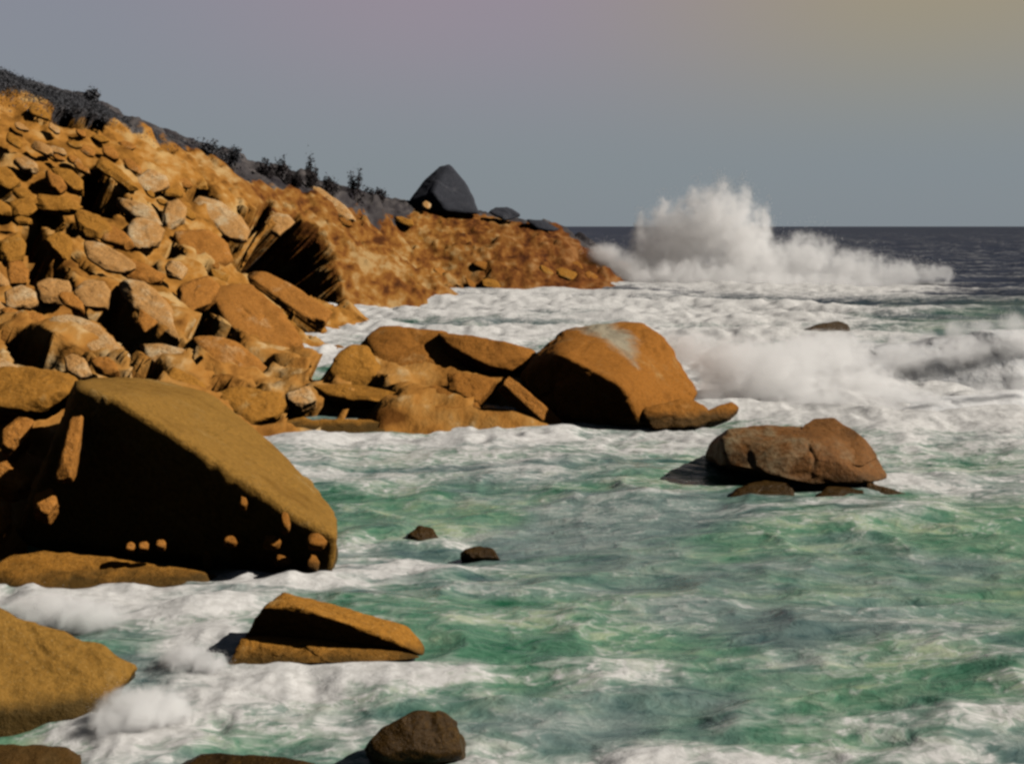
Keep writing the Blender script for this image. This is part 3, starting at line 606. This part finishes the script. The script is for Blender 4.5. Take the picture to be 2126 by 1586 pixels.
def build_sea():
    vv = np.concatenate([np.geomspace(9, 160, 900), np.geomspace(162, 1500, 180), np.geomspace(1600, 30000, 24)])
    uu = np.linspace(-.62, .62, 620)
    Yv, U = np.meshgrid(vv, uu, indexing='ij'); X = (U*(Yv + 6)).ravel(); Y = Yv.ravel()
    fm = foam_at(X, Y)
    z = sea_height(X, Y, fm)
    nx = len(uu); ny = len(vv); ii = np.arange((ny-1)*nx).reshape(ny-1, nx)[:, :-1].ravel()
    t = NT('sea_water'); p = t.pos()
    fa = t.add('ShaderNodeAttribute'); fa.attribute_name = 'foam'; cr = t.add('ShaderNodeAttribute'); cr.attribute_name = 'crest'
    pA = t.pos((.55, 1.0, 1)); pB = t.pos((1.5, 2.6, 2))
    n1 = t.noise(pA, .75, 4, .52, .9); n2 = t.noise(pB, 1.2, 4, .54, 1.0); n3 = t.noise(p, 6, 3, .5, .4)
    nn = t.math('ADD', t.math('MULTIPLY', n1, .45), t.math('ADD', t.math('MULTIPLY', n2, .38), t.math('MULTIPLY', n3, .17)))
    s = t.math('ADD', t.math('MULTIPLY', fa.outputs['Fac'], .42), t.math('ADD', t.math('MULTIPLY', nn, 1.15), t.math('MULTIPLY', cr.outputs['Fac'], .16)))
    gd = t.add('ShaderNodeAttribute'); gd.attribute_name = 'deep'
    lace = t.math('ABSOLUTE', t.math('SUBTRACT', n2, .5)); lace2 = t.math('ABSOLUTE', t.math('SUBTRACT', n1, .52))
    lc = t.math('MULTIPLY', t.ramp(lace, [(.0, 1), (.05, 0)]), t.ramp(n1, [(.46, 0), (.62, 1)]))
    lc = t.math('ADD', lc, t.math('MULTIPLY', t.ramp(lace2, [(0, 1), (.03, 0)]), t.ramp(n3, [(.42, 0), (.6, 1)])))
    lc = t.math('MULTIPLY', lc, t.ramp(gd.outputs['Fac'], [(0, .16), (1, .05)]))
    s = t.math('SUBTRACT', t.math('ADD', s, lc), t.math('MULTIPLY', gd.outputs['Fac'], .13))
    ff = t.ramp(s, [(.61, 0), (.76, .34), (.92, 1)])
    hue = t.noise(pA, .28, 4, .6, .5)
    m2 = t.math('ADD', t.math('MULTIPLY', n1, .55), t.math('MULTIPLY', n2, .45))
    green = t.ramp(m2, [(.34, (.018, .11, .055)), (.45, (.095, .22, .140)), (.54, (.18, .30, .195)), (.66, (.36, .44, .24))])
    slate = t.ramp(m2, [(.34, (.060, .11, .11)), (.45, (.145, .21, .195)), (.54, (.22, .285, .26)), (.66, (.36, .41, .37))])
    body = t.mix(t.ramp(hue, [(.42, 0), (.58, 1)]), green, slate)
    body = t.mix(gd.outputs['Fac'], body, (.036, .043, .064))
    wat = t.add('ShaderNodeBsdfPrincipled'); wat.inputs['Roughness'].default_value = .3; wat.inputs['IOR'].default_value = 1.33
    t.link(body, wat.inputs['Base Color']); t.link(t.bump(nn, .55, .3), wat.inputs['Normal'])
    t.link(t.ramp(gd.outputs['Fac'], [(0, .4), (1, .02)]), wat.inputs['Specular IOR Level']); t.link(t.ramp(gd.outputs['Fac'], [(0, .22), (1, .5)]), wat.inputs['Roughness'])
    foamc = t.ramp(n3, [(.3, (.50, .49, .47)), (.6, (.66, .65, .63))])
    fb = t.add('ShaderNodeBsdfPrincipled'); fb.inputs['Roughness'].default_value = .8; fb.inputs['Specular IOR Level'].default_value = .2
    t.link(foamc, fb.inputs['Base Color']); t.link(t.bump(nn, .5, .2), fb.inputs['Normal'])
    mx = t.add('ShaderNodeMixShader'); t.link(ff, mx.inputs[0]); t.link(wat.outputs[0], mx.inputs[1]); t.link(fb.outputs[0], mx.inputs[2])
    t.link(mx.outputs[0], t.out.inputs[0])
    o = mesh_obj('sea', np.stack([X, Y, z], 1), np.stack([ii, ii+1, ii+nx+1, ii+nx], 1), t.m); tag(o, kind='structure')
    pz = np.stack([X, Y, 0*X], 1)
    crest = np.clip((z - .1)/.35, -1, 1.2)
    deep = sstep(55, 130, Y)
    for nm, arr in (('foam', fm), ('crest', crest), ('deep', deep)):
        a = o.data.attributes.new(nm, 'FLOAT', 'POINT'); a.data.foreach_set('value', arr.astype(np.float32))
build_sea()

# ------------------------------------------------------------------ spray: airborne mist, soft edged bodies of scattering droplets
t = NT('white_drops'); d1 = t.add('ShaderNodeBsdfDiffuse'); d2 = t.add('ShaderNodeBsdfTranslucent'); mx = t.add('ShaderNodeMixShader')
d1.inputs['Color'].default_value = (.93, .92, .90, 1); d2.inputs['Color'].default_value = (.93, .92, .90, 1); mx.inputs[0].default_value = .45
t.link(d1.outputs[0], mx.inputs[1]); t.link(d2.outputs[0], mx.inputs[2]); t.link(mx.outputs[0], t.out.inputs[0]); M['spray'] = t.m
OCT = np.array([(1,0,0),(-1,0,0),(0,1,0),(0,-1,0),(0,0,1),(0,0,-1)], float)
OCF = np.array([(0,2,4),(2,1,4),(1,3,4),(3,0,4),(2,0,5),(1,2,5),(3,1,5),(0,3,5)])
def droplets(pts, r):
    n = len(pts); V = pts[:, None] + OCT[None]*np.asarray(r)[:, None, None]
    return V.reshape(-1, 3), (OCF[None] + np.arange(n)[:, None, None]*6).reshape(-1, 3)
def mist(name, puffs, dens, label=None, seed=0, soft=.15, nsc=1.0, parent=None, torn=1.5, drops=2500):
    """puffs: (photo x, y, distance, half sizes in m). A closed lumpy shell filled with droplets, thinning to its edge"""
    C = np.array([P(a[0], a[1], a[2]) for a in puffs]); R = np.array([a[3:6] for a in puffs], float)*1.18
    base = np.array(parent.location) if parent else np.array([C[:, 0].mean(), C[:, 1].mean(), 0])
    C = C - base; u, f = ico(4); VV, FF, n = [], [], 0
    for c_, r_ in zip(C, R):
        VV.append(c_ + u*r_*1.0); FF.append(f + n); n += len(u)
    tmp = mesh_obj('shell', np.vstack(VV), np.vstack(FF), M['foam'])
    md = tmp.modifiers.new('join', 'REMESH'); md.mode = 'VOXEL'; md.voxel_size = float(R.min())*.16
    bpy.context.view_layer.update()
    me = bpy.data.meshes.new_from_object(tmp.evaluated_get(bpy.context.evaluated_depsgraph_get())); me.name = name
    bpy.data.objects.remove(tmp)
    t = NT('spray_mist'); tc = t.add('ShaderNodeTexCoord'); g = tc.outputs['Object']; tot = None
    size = float(np.median(R))
    nz = t.noise(g, nsc*1.1/size, 7, .66, .8)
    for c_, r_ in zip(C, R):
        a = t.add('ShaderNodeVectorMath', operation='SUBTRACT'); t.link(g, a.inputs[0]); a.inputs[1].default_value = c_
        d = t.add('ShaderNodeVectorMath', operation='DIVIDE'); t.link(a.outputs[0], d.inputs[0]); d.inputs[1].default_value = r_
        l = t.add('ShaderNodeVectorMath', operation='LENGTH'); t.link(d.outputs[0], l.inputs[0])
        v = t.math('SUBTRACT', 1.0, l.outputs['Value'], True)
        tot = v if tot is None else t.math('MAXIMUM', tot, v)
    # torn edge: the noise eats into the thin outer part, hardly into the core
    s_ = t.math('ADD', tot, t.math('MULTIPLY', t.math('SUBTRACT', nz, .5), torn))
    s_ = t.math('MULTIPLY', t.ramp(s_, [(.02, 0), (.25, .22), (.6, 1)]), t.ramp(tot, [(0, 0), (soft, 1)]))
    pv = t.add('ShaderNodeVolumePrincipled'); pv.inputs['Color'].default_value = (.995, .993, .99, 1); pv.inputs['Anisotropy'].default_value = 0
    t.link(t.math('MULTIPLY', s_, dens), pv.inputs['Density']); t.link(pv.outputs[0], t.out.inputs['Volume'])
    me.materials.clear(); me.materials.append(t.m)
    o = bpy.data.objects.new(name, me); COL.objects.link(o)
    if parent: o.parent = parent
    else: o.location = base
    # drops thrown clear of the mist
    n = int(drops); k = RNG.integers(len(C), size=n); u_ = RNG.normal(size=(n, 3)); u_ /= np.linalg.norm(u_, axis=1)[:, None]; u_[:, 2] = np.abs(u_[:, 2])*1.1
    q = C[k] + u_*R[k]*RNG.uniform(.55, 1.15, n)[:, None]; q = q[fbm((q+base)/(size*.5), 3, 91) > -.02]; q = q[q[:, 2] + base[2] > .02]
    v_, f_ = droplets(q, float(np.median(C[:, 1]+base[1]))/F*.62*RNG.uniform(.4, 1.3, len(q)))
    d_ = mesh_obj('droplets', v_, f_, M['spray'], parent=o if not parent else parent)
    return tag(o, label, 'spray' if label else None)

def wave(name, crest, depth, mat, label, seed):
    """a breaking roller: crest points (photo x, y, distance), steep tumbling face towards the camera, long back"""
    c = np.array([P(*a) for a in crest]); n = 220; m = 60
    s = np.linspace(0, len(c)-1, n); C = np.stack([np.interp(s, np.arange(len(c)), c[:, k]) for k in range(3)], 1)
    end = sstep(0, 18, np.arange(n))*sstep(n-1, n-12, np.arange(n))
    tt = np.linspace(-1, 1, m); V = []
    for j, q in enumerate(tt):
        prof = (1-abs(q)**1.3)**.8 if q < 0 else (1-q)**1.4
        off = q*depth*(1.0 if q < 0 else 2.2)
        V.append(np.stack([C[:, 0], C[:, 1]+off, C[:, 2]*prof*end - .25], 1))
    V = np.stack(V, 1).reshape(-1, 3)
    h = np.clip(V[:, 2]+.25, 0, 1)
    d = .20*fbm(V/2.0, 2, seed) + .20*np.abs(fbm(V/1.5, 2, seed+3)) + .03*np.abs(fbm(V/.5, 2, seed+4))
    V = V + np.stack([.25*fbm(V/.8, 3, seed+9), -d*.3, d*.9], 1)*h[:, None]
    ii = np.arange((n-1)*m).reshape(n-1, m)[:, :-1].ravel(); base = V.mean(0); base[2] = 0
    o = mesh_obj(name, V - base, np.stack([ii, ii+1, ii+m+1, ii+m], 1), mat, base)
    return tag(o, label, 'wave')
t = NT('breaking_foam'); p = t.pos(); n1 = t.noise(p, 1.1, 7, .65, .6); n2 = t.noise(p, 5, 5, .6)
b = t.add('ShaderNodeBsdfPrincipled'); b.inputs['Roughness'].default_value = .75; b.inputs['Specular IOR Level'].default_value = .2
t.link(t.ramp(n1, [(.34, (.66, .67, .68)), (.5, (.80, .80, .79)), (.65, (.85, .84, .83))]), b.inputs['Base Color']); t.link(t.bump(t.math('ADD', n1, t.math('MULTIPLY', n2, .4)), .35, .2), b.inputs['Normal']); t.link(b.outputs[0], t.out.inputs[0]); M['foam'] = t.m
w1 = wave('breaking_wave', [(1600,740,60),(1700,718,60),(1780,706,60),(1850,702,59),(1950,686,58),(2050,672,57),(2150,668,56.5),(2400,674,56)], 5.0, M['foam'], 'long white breaker rolling in at the right edge', 5)
w2 = wave('breaking_wave', [(1780,860,44),(1880,835,45),(1980,815,45.5),(2100,800,46),(2350,800,46)], 3.4, M['foam'], 'lower broken roller of foam in front of the long breaker', 9)
w3 = wave('breaking_wave', [(1230,628,118),(1350,622,116),(1450,630,112),(1550,628,110),(1650,650,108)], 4, M['foam'], 'low line of white water running past the tip of the headland', 13)
mist('spray_burst', [(1540,530,139,3.3,3,5.4),(1485,470,140,3.6,3,4.0),(1415,505,141,4.2,3,4.2),(1352,540,141,2.4,2.4,4.2),(1470,585,138,8,4,2.4),(1590,570,138,2.2,2.5,3.4),(1330,490,140,.7,1,2.4),(1375,455,140,.9,1,2.2),(1440,425,140,.9,1,2),(1500,410,140,1.1,1,2),(1545,430,140,.9,1,2.4),(1590,480,139,.8,1,2.6)], 1.0,
     'tall white burst of spray exploding behind the tip of the headland', torn=2.5, nsc=2.6, drops=7000)
mist('spray_burst', [(1670,550,139,3.8,2.5,3.2),(1760,570,138,5,2.5,2.5),(1855,578,138,4.2,2.5,1.8),(1935,570,138,2.2,1.6,1.1),(1700,598,136,9,3,1.5)], .8,
     'lower ragged plume of spray streaming to the right of the tall burst', torn=2.6, nsc=2.6, drops=5000)
mist('spray_burst', [(1258,528,139,2.0,1.5,1.2),(1298,560,138.5,2.4,1.5,1.9),(1345,588,138,3,1.6,1.4)], 1.0, 'thin wedge of spray sliding off the end of the headland')
mist('spray_burst', [(1600,800,47,2.2,1.3,1.5),(1710,860,46,2.1,1.3,1.0),(1525,765,48,1.5,1.1,1.15),(1485,835,46.5,.9,.8,.8),(1430,725,50,1.1,.8,.7),(1660,745,49,2.4,1.2,.8),(1790,800,49,1.7,1.1,.75),(1760,850,47,1.6,1.1,.6),(1860,830,47,1.5,1,.45),(1720,720,51,1.6,1,.6)], 2.0,
     'dense white surge bursting against the seaward point', torn=2.3, nsc=2.3, drops=6000)
mist('spray_burst', [(275,1485,16.6,.46,.4,.34),(335,1470,16.8,.42,.35,.26),(235,1500,16.4,.3,.3,.22)], 9, 'puff of white surf breaking on the olive rock at lower left', nsc=1.6, torn=2.2)
mist('spray_burst', [(385,1368,18.5,.36,.3,.2),(432,1378,18.4,.28,.25,.14)], 10, 'small white splash left of the dark fronted rock', nsc=1.6, torn=2.2)
mist('spray_burst', [(95,1268,20.5,.6,.45,.3),(180,1275,20.3,.6,.45,.24)], 8, 'white wash filling the cove under the huge slab', nsc=1.6, torn=2.2)
bpy.context.view_layer.update()
mist('spray', [(1760,760,56.5,1.4,1,.7),(1880,748,55.5,1.5,1,.7),(2010,735,55,1.6,1,.75),(2130,725,54.5,1.6,1,.75),(1680,722,60,1.1,.8,.6),(1750,714,60,.8,.6,.6),(1800,722,59.5,.7,.7,.35),(1860,712,59,.5,.6,.5),(1920,702,58.7,.7,.7,.4),(1985,690,58,.6,.6,.55),(2040,684,57.6,.8,.7,.4),(2100,676,57,.7,.6,.6),(2160,680,57,.8,.7,.4)], 1.2, parent=w1, torn=2.0, nsc=1.6, drops=6000)
mist('spray', [(1840,842,44.5,.6,.5,.22),(1930,826,45,.5,.5,.3),(2050,810,45,.7,.5,.22),(2120,803,45,.5,.5,.3)], 1.4, parent=w2, torn=2.4, nsc=2, drops=3000)
# ------------------------------------------------------------------ light, sky, camera
sun_dir = Vector((.78, -.12, .61)).normalized()
L = bpy.data.lights.new('sun', 'SUN'); L.energy = 4.6; L.angle = math.radians(.6); L.color = (1, .94, .86)
lo = bpy.data.objects.new('sun', L); COL.objects.link(lo); lo.rotation_euler = (-sun_dir).to_track_quat('-Z', 'Y').to_euler(); lo.location = (40, -20, 60)

w = bpy.data.worlds.new('World'); scene.world = w; w.use_nodes = True
nt = w.node_tree; nt.nodes.clear(); N = nt.nodes.new; K = nt.links.new
out = N('ShaderNodeOutputWorld'); bg = N('ShaderNodeBackground'); bg.inputs['Strength'].default_value = .08
sky = N('ShaderNodeTexSky'); sky.sky_type = 'NISHITA'; sky.sun_disc = False
sky.sun_elevation = math.asin(sun_dir.z); sky.sun_rotation = math.atan2(sun_dir.x, sun_dir.y)
tc = N('ShaderNodeTexCoord'); sep = N('ShaderNodeSeparateXYZ'); K(tc.outputs['Generated'], sep.inputs[0])
def ramp(src, stops):
    r = N('ShaderNodeValToRGB'); e = r.color_ramp.elements
    for p, c in stops[1:-1]: e.new(p)
    for k, (p, c) in enumerate(stops): e[k].position = p; e[k].color = (*c, 1)
    K(src, r.inputs[0]); return r.outputs[0]
def mr(src, a, b):
    m = N('ShaderNodeMapRange'); m.interpolation_type = 'SMOOTHSTEP'; m.inputs[1].default_value = a; m.inputs[2].default_value = b; K(src, m.inputs[0]); return m.outputs[0]
def mixc(f, a, b):
    m = N('ShaderNodeMix'); m.data_type = 'RGBA'
    for s, i in ((f, 0), (a, 6), (b, 7)):
        if isinstance(s, tuple): m.inputs[i].default_value = (*s, 1)
        elif isinstance(s, float): m.inputs[i].default_value = s
        else: K(s, m.inputs[i])
    return m.outputs[2]
S = 1/.08
def c(r, g, b_): 
    f = lambda v: (v/255/12.92 if v/255 <= .04045 else ((v/255+.055)/1.055)**2.4)*S
    return (f(r), f(g), f(b_))
low = c(130, 139, 146); leftc = c(136, 138, 149); mauve = c(150, 139, 150); khaki = c(158, 147, 124)
nz = N('ShaderNodeTexNoise'); nz.inputs['Scale'].default_value = 3.0; nz.inputs['Detail'].default_value = 4; K(tc.outputs['Generated'], nz.inputs['Vector'])
hx = sep.outputs['X']; hz = sep.outputs['Z']
high = mixc(mr(hx, -.32, -.05), leftc, mauve); high = mixc(mr(hx, -.02, .28), high, khaki)
cl = mixc(mr(hz, .03, .17), low, high)
cl = mixc(mr(hz, .18, .45), cl, c(44, 47, 54))           # unseen sky overhead, darkened to deepen the shade on the rocks
back = mr(sep.outputs['Y'], .6, .1)
cl = mixc(back, cl, c(16, 17, 20))                      # unseen sky behind the camera, darker still to keep shaded faces black
cl2 = mixc(.06, cl, sky.outputs[0])
K(cl2, bg.inputs['Color']); K(bg.outputs[0], out.inputs[0])

cam = bpy.data.cameras.new('camera'); co = bpy.data.objects.new('camera', cam); COL.objects.link(co); scene.camera = co
co.location = (0, 0, CAMH); co.rotation_euler = (math.radians(90) - PITCH, 0, 0)
cam.sensor_fit = 'HORIZONTAL'; cam.sensor_width = 36; cam.lens = 36*F/PW; cam.clip_end = 60000; cam.clip_start = .1

vs = scene.view_settings; vs.view_transform = 'Standard'; vs.look = 'None'; vs.gamma = 1; vs.use_curve_mapping = False; vs.exposure = 0
scene.render.engine = 'CYCLES'; cy = scene.cycles; cy.use_denoising = True
cy.max_bounces = 16; cy.volume_bounces = 14; cy.volume_max_steps = 200; cy.diffuse_bounces = 0; cy.glossy_bounces = 2; cy.transmission_bounces = 3; cy.transparent_max_bounces = 4
cy.pixel_filter_type = 'BLACKMAN_HARRIS'; cy.filter_width = 2.8
